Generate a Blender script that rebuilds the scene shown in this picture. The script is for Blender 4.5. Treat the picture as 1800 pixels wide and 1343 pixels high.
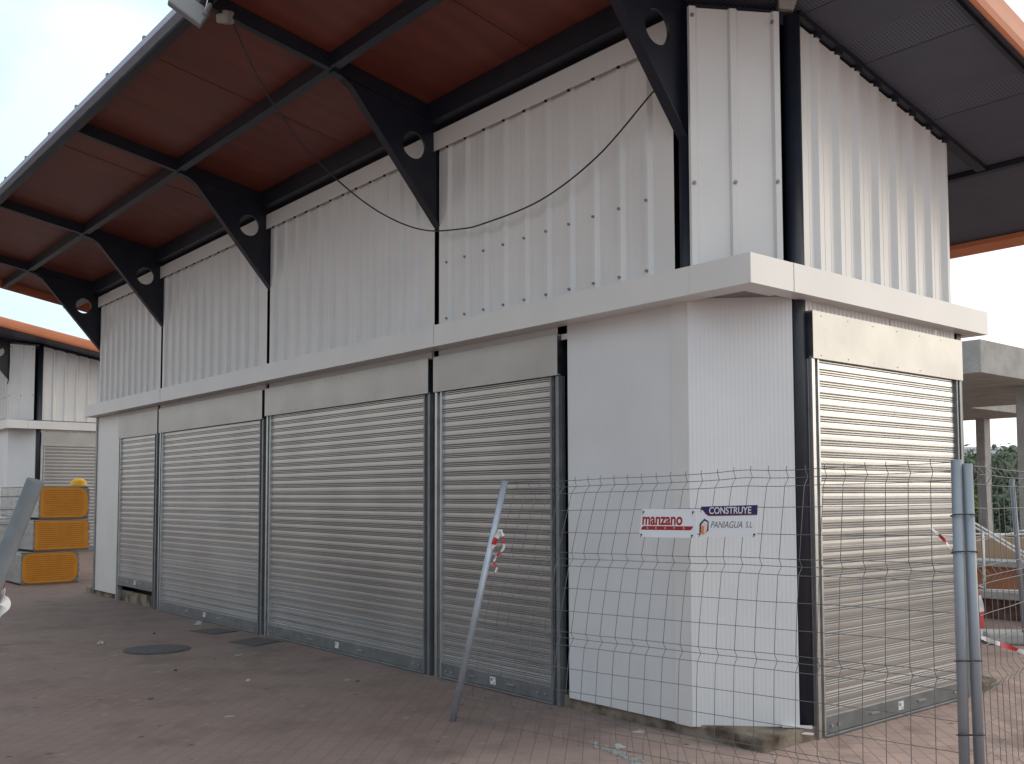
import bpy, math, random
from mathutils import Vector, Matrix
random.seed(7)
R = math.radians
for o in list(bpy.data.objects): bpy.data.objects.remove(o)
S = bpy.context.scene
COL = S.collection

# ------------------------------------------------------------------ camera
cd = bpy.data.cameras.new("camera"); cam = bpy.data.objects.new("camera", cd); COL.objects.link(cam)
r_ = Vector((0.64065105, 0.76782836, -0.002416)); u_ = Vector((0.04567008, -0.03496431, 0.9983445)); f_ = Vector((-0.76647275, 0.63970079, 0.05746671))
m = Matrix(((r_.x, u_.x, -f_.x), (r_.y, u_.y, -f_.y), (r_.z, u_.z, -f_.z)))
cam.matrix_world = Matrix.Translation((3.6386, -4.94737, 1.6)) @ m.to_4x4()
cd.sensor_width = 36; cd.lens = 1728.49 / 1800 * 36; cd.shift_y = 99.74 / 1800
cd.clip_start = 0.05; cd.clip_end = 2000
S.camera = cam

# ------------------------------------------------------------------ world
SUN_EL, SUN_AZ = R(13), R(28)          # azimuth measured from +Y towards +X
w = bpy.data.worlds.new("World"); S.world = w; w.use_nodes = True
nt = w.node_tree; nt.nodes.clear()
def N(t, **k):
    n = nt.nodes.new(t)
    for a, b in k.items(): setattr(n, a, b)
    return n
out = N('ShaderNodeOutputWorld'); bg = N('ShaderNodeBackground'); sky = N('ShaderNodeTexSky')
sky.sky_type = 'NISHITA'; sky.sun_disc = False; sky.sun_elevation = SUN_EL; sky.sun_rotation = SUN_AZ
sky.air_density = 1.0; sky.dust_density = 1.5; sky.ozone_density = 1.0
tc = N('ShaderNodeTexCoord'); mp = N('ShaderNodeMapping'); mp.inputs['Scale'].default_value = (1, 1, 2.2)
nz = N('ShaderNodeTexNoise'); nz.inputs['Scale'].default_value = 2.6; nz.inputs['Detail'].default_value = 5; nz.inputs['Roughness'].default_value = .5
rp = N('ShaderNodeValToRGB'); rp.color_ramp.elements[0].position = .22; rp.color_ramp.elements[1].position = .50
rp.color_ramp.elements[0].color = (.12, .12, .12, 1)
mx = N('ShaderNodeMix', data_type='RGBA')
L = nt.links.new
L(tc.outputs['Generated'], mp.inputs['Vector']); L(mp.outputs[0], nz.inputs['Vector']); L(nz.outputs[0], rp.inputs[0])
dt = N('ShaderNodeVectorMath', operation='DOT_PRODUCT'); dt.inputs[1].default_value = (math.sin(SUN_AZ), math.cos(SUN_AZ), .55)
mr = N('ShaderNodeMapRange', interpolation_type='SMOOTHSTEP'); mr.inputs[1].default_value = -.60; mr.inputs[2].default_value = .25; mr.inputs[3].default_value = .66; mr.inputs[4].default_value = 1.02
tint = N('ShaderNodeValToRGB'); tint.color_ramp.elements[0].color = (.86, .82, .79, 1); tint.color_ramp.elements[0].position = .10
te = tint.color_ramp.elements.new(.34); te.color = (.60, .80, 1.0, 1); te = tint.color_ramp.elements.new(.52); te.color = (.66, .82, .94, 1)
tint.color_ramp.elements[-1].color = (.85, .84, .82, 1); tint.color_ramp.elements[-1].position = .75
ts = N('ShaderNodeVectorMath', operation='SCALE'); ts.inputs['Scale'].default_value = 12.2
mt = N('ShaderNodeMapRange'); mt.inputs[1].default_value = -.9; mt.inputs[2].default_value = 1.0
sc = N('ShaderNodeVectorMath', operation='SCALE')
L(tc.outputs['Generated'], dt.inputs[0]); L(dt.outputs['Value'], mr.inputs[0]); L(dt.outputs['Value'], mt.inputs[0]); L(mt.outputs[0], tint.inputs[0]); L(tint.outputs[0], ts.inputs[0]); L(ts.outputs[0], mx.inputs[7])
L(rp.outputs[0], mx.inputs[0]); L(sky.outputs[0], mx.inputs[6]); L(mx.outputs[2], sc.inputs[0]); L(mr.outputs[0], sc.inputs['Scale']); L(sc.outputs[0], bg.inputs[0]); L(bg.outputs[0], out.inputs[0])
bg.inputs[1].default_value = 0.11

sl = bpy.data.lights.new("sun", 'SUN'); sun = bpy.data.objects.new("sun", sl); COL.objects.link(sun)
sl.energy = .32; sl.angle = R(24); sl.color = (1.0, .92, .80)
sd = Vector((math.sin(SUN_AZ) * math.cos(SUN_EL), math.cos(SUN_AZ) * math.cos(SUN_EL), math.sin(SUN_EL)))
sun.rotation_euler = sd.to_track_quat('Z', 'Y').to_euler()
S.view_settings.view_transform = 'Standard'; S.view_settings.look = 'None'; S.view_settings.exposure = 0.26; S.view_settings.gamma = 1

# ------------------------------------------------------------------ materials
def mat(name, base, rough=.5, metal=0., spec=.5, noise=None, bump=None, coat=0):
    """noise=(scale, colour2, lo, hi, detail); bump=(kind, scale, strength, dist)"""
    M = bpy.data.materials.new(name); M.use_nodes = True
    t = M.node_tree; b = t.nodes['Principled BSDF']; l = t.links.new
    b.inputs['Base Color'].default_value = (*base, 1); b.inputs['Roughness'].default_value = rough
    b.inputs['Metallic'].default_value = metal; b.inputs['Specular IOR Level'].default_value = spec
    b.inputs['Coat Weight'].default_value = coat
    tc = t.nodes.new('ShaderNodeTexCoord')
    if noise:
        n = t.nodes.new('ShaderNodeTexNoise'); n.inputs['Scale'].default_value = noise[0]; n.inputs['Detail'].default_value = noise[4] if len(noise) > 4 else 5
        rr = t.nodes.new('ShaderNodeValToRGB'); rr.color_ramp.elements[0].position = noise[2]; rr.color_ramp.elements[1].position = noise[3]
        rr.color_ramp.elements[0].color = (*base, 1); rr.color_ramp.elements[1].color = (*noise[1], 1)
        l(tc.outputs['Object'], n.inputs['Vector']); l(n.outputs[0], rr.inputs[0]); l(rr.outputs[0], b.inputs['Base Color'])
    if bump:
        n2 = t.nodes.new('ShaderNodeTexNoise'); n2.inputs['Scale'].default_value = bump[0]; n2.inputs['Detail'].default_value = 4
        mpn = t.nodes.new('ShaderNodeMapping'); mpn.inputs['Scale'].default_value = bump[3] if len(bump) > 3 else (1, 1, 1)
        bp = t.nodes.new('ShaderNodeBump'); bp.inputs['Strength'].default_value = bump[1]; bp.inputs['Distance'].default_value = bump[2]
        l(tc.outputs['Object'], mpn.inputs[0]); l(mpn.outputs[0], n2.inputs['Vector']); l(n2.outputs[0], bp.inputs['Height']); l(bp.outputs[0], b.inputs['Normal'])
    return M
WHITE = mat('white_lacquered_sheet', (.72, .705, .685), .36, 0, .5, (1.7, (.66, .65, .63), .35, .75), (2.2, .12, .02, (1, 1, .3)))
WRIB = mat('white_ribbed_panel', (.70, .70, .70), .40, 0, .5, (2.3, (.65, .65, .655), .35, .75))
def add_microribs(M, pitch, dist):
    t = M.node_tree; l = t.links.new; b = t.nodes['Principled BSDF']
    tc = t.nodes.new('ShaderNodeTexCoord'); sx = t.nodes.new('ShaderNodeSeparateXYZ'); l(tc.outputs['Object'], sx.inputs[0])
    ad = t.nodes.new('ShaderNodeMath'); ad.operation = 'ADD'; l(sx.outputs[0], ad.inputs[0]); l(sx.outputs[1], ad.inputs[1])
    mu = t.nodes.new('ShaderNodeMath'); mu.operation = 'MULTIPLY'; mu.inputs[1].default_value = 2 * math.pi / pitch; l(ad.outputs[0], mu.inputs[0])
    si = t.nodes.new('ShaderNodeMath'); si.operation = 'SINE'; l(mu.outputs[0], si.inputs[0])
    bp = t.nodes.new('ShaderNodeBump'); bp.inputs['Strength'].default_value = .6; bp.inputs['Distance'].default_value = dist
    l(si.outputs[0], bp.inputs['Height']); l(bp.outputs[0], b.inputs['Normal'])
add_microribs(WRIB, .040, .0008)
NAVY = mat('navy_painted_steel', (.012, .015, .026), .38, 0, .5, (6, (.020, .022, .032), .4, .8), (30, .08, .002))
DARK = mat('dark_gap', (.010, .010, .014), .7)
GALV = mat('galvanised_steel', (.56, .57, .56), .36, .92, .5, (9, (.46, .47, .47), .35, .7), (3, .08, .01))
GALVR = mat('galvanised_slats', (.47, .47, .46), .30, .82, .5, (1.6, (.40, .40, .395), .3, .7), (5, .06, .006, (1, 1, 8)))
GALVH = mat('galvanised_box_sheet', (.44, .44, .425), .42, .70, .5, (3, (.39, .39, .38), .3, .7), (2.6, .3, .02))
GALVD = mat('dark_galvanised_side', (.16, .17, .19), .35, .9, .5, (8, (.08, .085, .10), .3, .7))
GREYSTEEL = mat('grey_coated_steel_bar', (.24, .255, .265), .42, .55, .5, (8, (.17, .18, .19), .35, .75))
ORANGE = mat('orange_roof_edge', (.56, .19, .085), .42, 0, .5, (3, (.50, .17, .08), .4, .7))
CONC = mat('rough_concrete', (.43, .425, .41), .9, 0, .2, (3, (.33, .32, .30), .35, .7, 8), (18, .5, .02))
CONCP = mat('stained_plinth_concrete', (.27, .225, .175), .92, 0, .2, (4, (.075, .055, .042), .42, .62, 8), (22, .8, .02))
WIRE = mat('fence_wire', (.20, .21, .225), .5, .7)
POLE = mat('galvanised_pole', (.28, .31, .34), .5, .5, .5, (12, (.26, .29, .33), .35, .7), (40, .1, .003))
CABLE = mat('black_cable', (.015, .012, .012), .5)
WTAPE = mat('tape_white', (.75, .74, .72), .4); RTAPE = mat('tape_red', (.55, .04, .05), .4)
FOAM = mat('orange_insulation_foam', (.74, .31, .05), .85, 0, .2, (7, (.68, .27, .04), .35, .7), (12, .3, .01, (1, 1, 6)))
FILM = mat('stretch_film', (.34, .345, .34), .25, 0, .6, (4, (.24, .25, .24), .35, .7), (7, .3, .02, (1, 1, 3)))
YEL = mat('yellow_plastic', (.80, .42, .01), .35)
SIGNW = mat('sign_white', (.74, .74, .76), .35); SIGNR = mat('sign_dark_red', (.32, .012, .02), .4); SIGNN = mat('sign_navy', (.022, .018, .10), .4)
SIGNO = mat('sign_orange', (.75, .22, .06), .4); SIGNG = mat('sign_grey', (.12, .12, .14), .4); SIGNL = mat('sign_pale_orange', (.85, .55, .40), .4)
LGREY = mat('lamp_grey', (.16, .165, .17), .45); LENS = mat('lamp_lens', (.24, .24, .24), .2); BOXG = mat('box_grey_plastic', (.30, .29, .27), .5)
PAPER = mat('white_scrap', (.42, .40, .37), .7); DSCRAP = mat('brown_scrap', (.09, .07, .06), .8)
DULLP = mat('dull_grey_pole', (.15, .165, .18), .65, .2, .3, (14, (.12, .13, .145), .35, .7), (40, .1, .003))
BRIGHTP = mat('bright_galvanised_pole', (.50, .54, .60), .42, .5, .5, (12, (.42, .46, .52), .35, .7))
GUTTER = mat('blue_grey_gutter', (.36, .40, .50), .5, 0, .5, (4, (.31, .35, .44), .35, .7))
IRON = mat('cast_iron_cover', (.085, .08, .078), .7, .2, .4, (30, (.12, .112, .105), .4, .6), (60, .6, .004))
SLATEC = mat('dark_grate_cover', (.075, .073, .070), .75, 0, .4, (25, (.10, .098, .092), .4, .6), (70, .6, .004))
OWALL = mat('orange_render', (.42, .18, .085), .85, 0, .3, (4, (.36, .15, .07), .35, .7)); TWALL = mat('tan_render', (.50, .34, .22), .85, 0, .3, (4, (.44, .30, .20), .35, .7))
BRICKW = mat('brown_brick_base', (.10, .05, .038), .9, 0, .3, (9, (.17, .09, .065), .4, .6), (14, .6, .02))
WPAINT = mat('white_painted_rail', (.78, .78, .76), .4)
TIMBER = mat('timber', (.24, .15, .09), .8, 0, .3, (8, (.18, .11, .07), .3, .7))
BARK = mat('bark', (.09, .07, .05), .9)
LEAF = mat('leaf_grey_green', (.085, .115, .072), .6, 0, .3, (1.2, (.14, .175, .11), .4, .62)); LEAFB = mat('leaf_bright_green', (.10, .16, .03), .6, 0, .3, (2, (.17, .22, .05), .4, .65))  # grey-green leaf tone lightened to stand in for distance haze
FARW = mat('far_white_wall', (.72, .73, .75), .8); FARG = mat('far_window', (.12, .14, .17), .3)
ROOFT = mat('orange_roof_sheet', (.45, .16, .075), .5)

# soffit: orange-brown lacquered boards with faint streaks along the slope
SOFFIT = mat('red_brown_soffit', (.235, .062, .030), .45, 0, .4)
t = SOFFIT.node_tree; b = t.nodes['Principled BSDF']
tcn = t.nodes.new('ShaderNodeTexCoord'); mm = t.nodes.new('ShaderNodeMapping'); mm.inputs['Scale'].default_value = (5, .7, 1)
nn = t.nodes.new('ShaderNodeTexNoise'); nn.inputs['Scale'].default_value = 1.4; nn.inputs['Detail'].default_value = 7
rr = t.nodes.new('ShaderNodeValToRGB'); rr.color_ramp.elements[0].color = (.135, .034, .026, 1); rr.color_ramp.elements[1].color = (.195, .050, .031, 1)
rr.color_ramp.elements[0].position = .32; rr.color_ramp.elements[1].position = .68
t.links.new(tcn.outputs['Object'], mm.inputs[0]); t.links.new(mm.outputs[0], nn.inputs['Vector']); t.links.new(nn.outputs[0], rr.inputs[0]); t.links.new(rr.outputs[0], b.inputs['Base Color'])

# perforated dark soffit: square holes every 3 cm
def perforated(name, sheet, hole, pitch):
    M = mat(name, sheet, .5); t = M.node_tree; l = t.links.new; b = t.nodes['Principled BSDF']
    tc = t.nodes.new('ShaderNodeTexCoord'); sx = t.nodes.new('ShaderNodeSeparateXYZ'); l(tc.outputs['Object'], sx.inputs[0])
    outs = []
    for i in (0, 1):
        mu = t.nodes.new('ShaderNodeMath'); mu.operation = 'DIVIDE'; mu.inputs[1].default_value = pitch; l(sx.outputs[i], mu.inputs[0])
        fr = t.nodes.new('ShaderNodeMath'); fr.operation = 'FRACT'; l(mu.outputs[0], fr.inputs[0])
        ab = t.nodes.new('ShaderNodeMath'); ab.operation = 'GREATER_THAN'; ab.inputs[1].default_value = .42; l(fr.outputs[0], ab.inputs[0]); outs.append(ab)
    an = t.nodes.new('ShaderNodeMath'); an.operation = 'MULTIPLY'; l(outs[0].outputs[0], an.inputs[0]); l(outs[1].outputs[0], an.inputs[1])
    mi = t.nodes.new('ShaderNodeMix'); mi.data_type = 'RGBA'; l(an.outputs[0], mi.inputs[0])
    mi.inputs[6].default_value = (*sheet, 1); mi.inputs[7].default_value = (*hole, 1); l(mi.outputs[2], b.inputs['Base Color'])
    return M
PERF = perforated('perforated_dark_soffit', (.092, .10, .14), (.018, .019, .028), .026)
PERFP = mat('plain_dark_soffit', (.066, .072, .10), .5, 0, .4, (5, (.076, .078, .105), .4, .7))

# paving: brick-shaped reddish pavers with dirt, dust and dark spots
def paving():
    M = bpy.data.materials.new('red_brown_pavers'); M.use_nodes = True; t = M.node_tree; l = t.links.new; b = t.nodes['Principled BSDF']
    n = t.nodes.new
    tc = n('ShaderNodeTexCoord'); mp = n('ShaderNodeMapping'); mp.inputs['Rotation'].default_value = (0, 0, R(45)); l(tc.outputs['Object'], mp.inputs[0])
    wv = n('ShaderNodeTexNoise'); wv.inputs['Scale'].default_value = 9; 
    br = n('ShaderNodeTexBrick'); br.inputs['Scale'].default_value = 1; br.inputs['Brick Width'].default_value = .21; br.inputs['Row Height'].default_value = .105
    br.inputs['Mortar Size'].default_value = .004; br.inputs['Mortar Smooth'].default_value = .6; br.inputs['Bias'].default_value = 0
    br.inputs['Color1'].default_value = (.58, .415, .35, 1); br.inputs['Color2'].default_value = (.49, .35, .30, 1); br.inputs['Mortar'].default_value = (.24, .175, .15, 1)
    l(mp.outputs[0], br.inputs['Vector'])
    def noise(s, d, lo, hi, rough=.6):
        a = n('ShaderNodeTexNoise'); a.inputs['Scale'].default_value = s; a.inputs['Detail'].default_value = d; a.inputs['Roughness'].default_value = rough; l(tc.outputs['Object'], a.inputs['Vector'])
        r = n('ShaderNodeMapRange'); r.inputs[1].default_value = lo; r.inputs[2].default_value = hi; l(a.outputs[0], r.inputs[0]); return r.outputs[0]
    def mixc(fac, A, Bc, k=None):
        m_ = n('ShaderNodeMix'); m_.data_type = 'RGBA'
        if k is not None:
            q = n('ShaderNodeMath'); q.operation = 'MULTIPLY'; q.inputs[1].default_value = k; l(fac, q.inputs[0]); fac = q.outputs[0]
        l(fac, m_.inputs[0]); l(A, m_.inputs[6]); m_.inputs[7].default_value = (*Bc, 1); return m_.outputs[2]
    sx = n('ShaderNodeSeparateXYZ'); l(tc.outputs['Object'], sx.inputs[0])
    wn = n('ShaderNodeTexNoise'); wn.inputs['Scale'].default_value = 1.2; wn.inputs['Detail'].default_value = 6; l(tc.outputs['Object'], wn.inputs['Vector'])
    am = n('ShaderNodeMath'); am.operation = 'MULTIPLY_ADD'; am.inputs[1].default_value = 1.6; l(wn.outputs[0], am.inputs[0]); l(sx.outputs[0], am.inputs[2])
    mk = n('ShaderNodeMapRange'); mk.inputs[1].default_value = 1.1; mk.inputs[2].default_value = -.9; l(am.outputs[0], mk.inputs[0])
    c = mixc(mk.outputs[0], br.outputs['Color'], (.128, .088, .074), .76)   # trodden site dirt smeared over the lane side, darkened to carry the lane's shade too
    c = mixc(noise(.55, 6, .42, .66), c, (.29, .225, .195), .5)     # dry dust film
    c = mixc(noise(1.9, 8, .50, .66), c, (.14, .10, .088), .55)     # damp dirt
    c = mixc(noise(6, 6, .60, .72), c, (.36, .31, .27), .45)         # pale cement smears
    vo = n('ShaderNodeTexVoronoi'); vo.inputs['Scale'].default_value = 3.1; vo.inputs['Randomness'].default_value = 1; l(tc.outputs['Object'], vo.inputs['Vector'])
    mr = n('ShaderNodeMapRange'); mr.inputs[1].default_value = .085; mr.inputs[2].default_value = .05; l(vo.outputs['Distance'], mr.inputs[0])
    c = mixc(mr.outputs[0], c, (.075, .055, .05), .75)                # chewing-gum spots
    l(c, b.inputs['Base Color']); b.inputs['Roughness'].default_value = .82; b.inputs['Specular IOR Level'].default_value = .3
    bp = n('ShaderNodeBump'); bp.inputs['Strength'].default_value = .3; bp.inputs['Distance'].default_value = .004; bp.invert = True
    l(br.outputs['Fac'], bp.inputs['Height'])
    bp2 = n('ShaderNodeBump'); bp2.inputs['Strength'].default_value = .3; bp2.inputs['Distance'].default_value = .006
    a = n('ShaderNodeTexNoise'); a.inputs['Scale'].default_value = 35; a.inputs['Detail'].default_value = 5; l(tc.outputs['Object'], a.inputs['Vector'])
    l(a.outputs[0], bp2.inputs['Height']); l(bp.outputs[0], bp2.inputs['Normal']); l(bp2.outputs[0], b.inputs['Normal'])
    return M
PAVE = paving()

# ------------------------------------------------------------------ mesh helpers
class MB:
    def __init__(s): s.v = []; s.f = []; s.sm = []; s.st = []
    def add(s, vs, fs, smooth=False):
        k = len(s.v); s.st.append(k); s.v += [tuple(p) for p in vs]; s.f += [tuple(i + k for i in f) for f in fs]; s.sm += [smooth] * len(fs); return s
    def box(s, x0, x1, y0, y1, z0, z1):
        return s.hexa([(x0, y0, z0), (x1, y0, z0), (x1, y1, z0), (x0, y1, z0), (x0, y0, z1), (x1, y0, z1), (x1, y1, z1), (x0, y1, z1)])
    def hexa(s, p):
        return s.add(p, [(0, 3, 2, 1), (4, 5, 6, 7), (0, 1, 5, 4), (1, 2, 6, 5), (2, 3, 7, 6), (3, 0, 4, 7)])
    def prism(s, poly, z0, z1):
        n = len(poly); z0f = z0 if callable(z0) else (lambda p: z0); z1f = z1 if callable(z1) else (lambda p: z1)
        vs = [(p[0], p[1], z0f(p)) for p in poly] + [(p[0], p[1], z1f(p)) for p in poly]
        fs = [tuple(range(n))[::-1], tuple(range(n, 2 * n))] + [(i, (i + 1) % n, n + (i + 1) % n, n + i) for i in range(n)]
        return s.add(vs, fs)
    def tube(s, pts, r, n=12, cap=True):
        pts = [Vector(p) for p in pts]; rs = r if isinstance(r, (list, tuple)) else [r] * len(pts)
        vs = []; prev = None
        for i, p in enumerate(pts):
            d = (pts[min(i + 1, len(pts) - 1)] - pts[max(i - 1, 0)]).normalized()
            if prev is None: a = d.orthogonal().normalized()
            else: a = (prev - d * prev.dot(d)).normalized()
            prev = a; bb = d.cross(a)
            for k in range(n):
                th = 2 * math.pi * k / n; vs.append(p + (a * math.cos(th) + bb * math.sin(th)) * rs[i])
        fs = [(i * n + k, i * n + (k + 1) % n, (i + 1) * n + (k + 1) % n, (i + 1) * n + k) for i in range(len(pts) - 1) for k in range(n)]
        s.add(vs, fs, n > 4)
        if cap:
            m_ = len(pts) - 1; k0 = len(s.v) - len(vs)
            s.f += [tuple(k0 + k for k in range(n))[::-1], tuple(k0 + m_ * n + k for k in range(n))]; s.sm += [False, False]
        return s
    def bar(s, a, b_, w, h, up=(0, 0, 1)):
        a = Vector(a); b_ = Vector(b_); d = (b_ - a).normalized(); sx = d.cross(Vector(up)).normalized(); sz = sx.cross(d)
        q = []
        for p in (a, b_):
            for i, j in ((-1, -1), (1, -1), (1, 1), (-1, 1)): q.append(p + sx * i * w / 2 + sz * j * h / 2)
        return s.add(q, [(0, 1, 2, 3), (7, 6, 5, 4), (0, 4, 5, 1), (1, 5, 6, 2), (2, 6, 7, 3), (3, 7, 4, 0)])
    def strip(s, p0, p1, nrm, prof, z0, z1, smooth=False, close=None):
        """vertical sheet from p0 to p1 (2-D) with profile [(s, out)]; z0/z1 functions of s"""
        p0 = Vector(p0); p1 = Vector(p1); L_ = (p1 - p0).length; d = (p1 - p0) / L_; nn_ = Vector(nrm).normalized()
        f0 = z0 if callable(z0) else (lambda q: z0); f1 = z1 if callable(z1) else (lambda q: z1)
        vs = []
        for q, o in prof:
            p = p0 + d * q + nn_ * o; vs += [(p.x, p.y, f0(q)), (p.x, p.y, f1(q))]
        fs = [(2 * i, 2 * i + 2, 2 * i + 3, 2 * i + 1) for i in range(len(prof) - 1)]
        return s.add(vs, fs, smooth)
    def build_each(s, name, material, parent=None, join=1, bevel=0):
        st = s.st + [len(s.v)]; st = st[::join] + ([st[-1]] if (len(st) - 1) % join else []); out_ = []
        for a, b_ in zip(st, st[1:]):
            m_ = MB(); m_.v = s.v[a:b_]
            for f, sm in zip(s.f, s.sm):
                if a <= f[0] < b_: m_.f.append(tuple(i - a for i in f)); m_.sm.append(sm)
            out_.append(m_.build(name, material, parent, bevel))
        return out_
    def build(s, name, material, parent=None, bevel=0):
        me = bpy.data.meshes.new(name); me.from_pydata(s.v, [], s.f); me.materials.append(material)
        me.polygons.foreach_set('use_smooth', s.sm); me.update()
        o = bpy.data.objects.new(name, me); COL.objects.link(o)
        if parent is not None: o.parent = parent
        if bevel:
            bv = o.modifiers.new('bevel', 'BEVEL'); bv.width = bevel; bv.segments = 2; bv.limit_method = 'ANGLE'; bv.angle_limit = R(40)
        return o
def tag(o, label, cat, group=None, kind=None):
    if label: o['label'] = label
    if cat: o['category'] = cat
    if group: o['group'] = group
    if kind: o['kind'] = kind
    return o
def empty(name, loc, label, cat, group=None):
    o = bpy.data.objects.new(name, None); o.empty_display_size = .2; COL.objects.link(o); o.location = loc
    return tag(o, label, cat, group)
def structure(o): o['kind'] = 'structure'; return o
def copy_tree(o, parent=None):
    c = o.copy(); COL.objects.link(c)
    if parent is not None: c.parent = parent
    for ch in [k for k in bpy.data.objects if k.parent == o]: copy_tree(ch, c)
    return c

# ------------------------------------------------------------------ ground
g = MB()
xs = [-600, -60, -30, -20.6, -18.6, 0, 40, 600]; zsx = [.28, .28, .28, .28, 0, 0, 0, 0]
for i in range(len(xs) - 1):
    g.add([(xs[i], -600, zsx[i]), (xs[i + 1], -600, zsx[i + 1]), (xs[i + 1], 600, zsx[i + 1]), (xs[i], 600, zsx[i])], [(0, 1, 2, 3)])
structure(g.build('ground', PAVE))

# ------------------------------------------------------------------ the market building
ZB = lambda y: 5.0 - .18 * (y - .2)        # underside of the rafters
POSTX = [-.69, -3.59, -6.99, -10.40, -13.27]
XL, XR, YF, YB = -13.2, -.12, .2, 2.97       # wall planes
def ribs(L_, pitch, start, w, h, sl, micro=True):
    """trapezoid ribs of height h; micro grooves on the flats"""
    pr = [(0, 0)]; c = start
    while c < L_ - w:
        if micro and c - pitch > -w:
            for k in (1, 2):
                a = c - pitch + w / 2 + (pitch - w) * k / 3
                if a - .004 > pr[-1][0] and a > .02: pr += [(a - .004, 0), (a, -.003), (a + .004, 0)]
        a = c - w / 2 - sl
        if a > pr[-1][0] + .001: pr += [(a, 0), (c - w / 2, h), (c + w / 2, h), (c + w / 2 + sl, 0)]
        c += pitch
    pr.append((L_, 0)); return pr

def shutter(root, p0, p1, nrm, z0, z1, boxz, boxover, depth, rail=.085, side='both'):
    """roller shutter between p0 and p1 (left and right foot seen from outside)"""
    p0 = Vector(p0); p1 = Vector(p1); L_ = (p1 - p0).length; d = (p1 - p0) / L_; n = Vector(nrm)
    def P(s_, o_, z_): q = p0 + d * s_ + n * o_; return (q.x, q.y, z_)
    def bx(mb, s0, s1, o0, o1, a, b_): mb.hexa([P(s0, o1, a), P(s1, o1, a), P(s1, o0, a), P(s0, o0, a), P(s0, o1, b_), P(s1, o1, b_), P(s1, o0, b_), P(s0, o0, b_)])
    # curtain
    prof = [(0, -.006), (.0015, .0008), (.020, .0010), (.0385, .0002), (.0455, -.006), (.047, .0), (.054, .0002), (.061, -.006), (.0625, .0), (.070, .0002), (.0775, -.0065)]
    PIT = .080; vs = []; z = z0 + .13; a, b_ = rail * .75, L_ - rail * .75; rows = []
    rnd = random.Random(int(L_ * 1000))
    while z < z1 + .02:
        j = rnd.uniform(-.0012, .0012)
        for q, o_ in prof: rows.append((z + q, o_ + j))
        z += PIT
    for zz, o_ in rows: vs += [P(a, o_ + .02, zz), P(b_, o_ + .02, zz)]
    cur = MB().add(vs, [(2 * i, 2 * i + 1, 2 * i + 3, 2 * i + 2) for i in range(len(rows) - 1)], False).build('roller_shutter', GALVR, root)
    # bottom bar
    bb = MB(); bx(bb, rail * .8, L_ - rail * .8, -.01, .034, z0 + .022, z0 + .135); bx(bb, rail * .8, L_ - rail * .8, -.01, .05, z0 + .004, z0 + .020)
    bb.build('bottom_bar', GREYSTEEL, cur, .003)
    sb = MB()
    for s_ in (rail + .07, rail + .15, L_ - rail - .07, L_ - rail - .16):
        c = P(s_, .036, z0 + .07); c2 = P(s_, .044, z0 + .07); sb.tube([c, c2], .010, 8)
    sb.build_each('bolt', GALV, cur)
    hb = MB()
    for s_ in (L_ * .33, L_ * .64): bx(hb, s_ - .055, s_ + .055, .036, .046, z0 + .075, z0 + .085)
    hb.build_each('handle', GALV, cur)
    st = MB(); bx(st, L_ * .5 - .035, L_ * .5 + .035, .0345, .0365, z0 + .05, z0 + .11); stk = st.build('sticker', SIGNW, cur)
    st = MB(); bx(st, L_ * .5 - .024, L_ * .5 - .004, .0366, .0375, z0 + .078, z0 + .098); bx(st, L_ * .5 + .004, L_ * .5 + .026, .0366, .0375, z0 + .060, z0 + .066); st.build_each('sticker_print', SIGNG, stk)
    for k, (s0, s1) in enumerate(((0, rail), (L_ - rail, L_))):
        gr = MB(); zt = boxz[0]; zb = 0.0
        inner = (s1, s1 - .012) if k == 0 else (s0, s0 + .012)
        bx(gr, s0, s1, -.03, .012, zb, zt)
        if k == 0: bx(gr, s0, s0 + .034, .012, .042, zb, zt); bx(gr, s1 - .018, s1, .012, .042, zb, zt)
        else: bx(gr, s1 - .034, s1, .012, .042, zb, zt); bx(gr, s0, s0 + .018, .012, .042, zb, zt)
        gr.build('guide_rail', GREYSTEEL if k else GALV, cur, .002)
    hx = MB(); nseg = 14; s0, s1 = -boxover[0], L_ + boxover[1]
    for i in range(nseg):   # gently rippled cover sheet
        pass
    vs = []
    nz_ = 4
    for i in range(nseg + 1):
        for j in range(nz_ + 1):
            s_ = s0 + (s1 - s0) * i / nseg; zz = boxz[0] + (boxz[1] - boxz[0]) * j / nz_
            wob = (rnd.uniform(-1, 1) * .003) if 0 < i < nseg and 0 < j < nz_ else 0
            vs.append(P(s_, depth + wob, zz))
    hx.add(vs, [(i * (nz_ + 1) + j, (i + 1) * (nz_ + 1) + j, (i + 1) * (nz_ + 1) + j + 1, i * (nz_ + 1) + j + 1) for i in range(nseg) for j in range(nz_)], True)
    bx(hx, s0, s1, depth - .03, depth - .003, boxz[0], boxz[0] + .012); bx(hx, s0, s1, -.02, depth - .003, boxz[1] - .012, boxz[1])
    hx.build('housing', GALVH, cur)
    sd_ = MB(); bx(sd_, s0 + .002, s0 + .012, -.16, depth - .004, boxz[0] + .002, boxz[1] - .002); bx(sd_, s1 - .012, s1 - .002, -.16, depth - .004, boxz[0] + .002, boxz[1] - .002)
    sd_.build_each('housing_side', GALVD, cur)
    rv = MB(); k = 0
    s_ = s0 + .1
    while s_ < s1 - .05:
        rv.tube([P(s_, depth - .002, boxz[1] - .03), P(s_, depth + .003, boxz[1] - .03)], .0045, 8); rv.tube([P(s_, depth - .002, boxz[0] + .025), P(s_, depth + .003, boxz[0] + .025)], .0045, 8); s_ += .33
    rv.build_each('rivet', GALVH, cur)
    return cur

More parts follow.
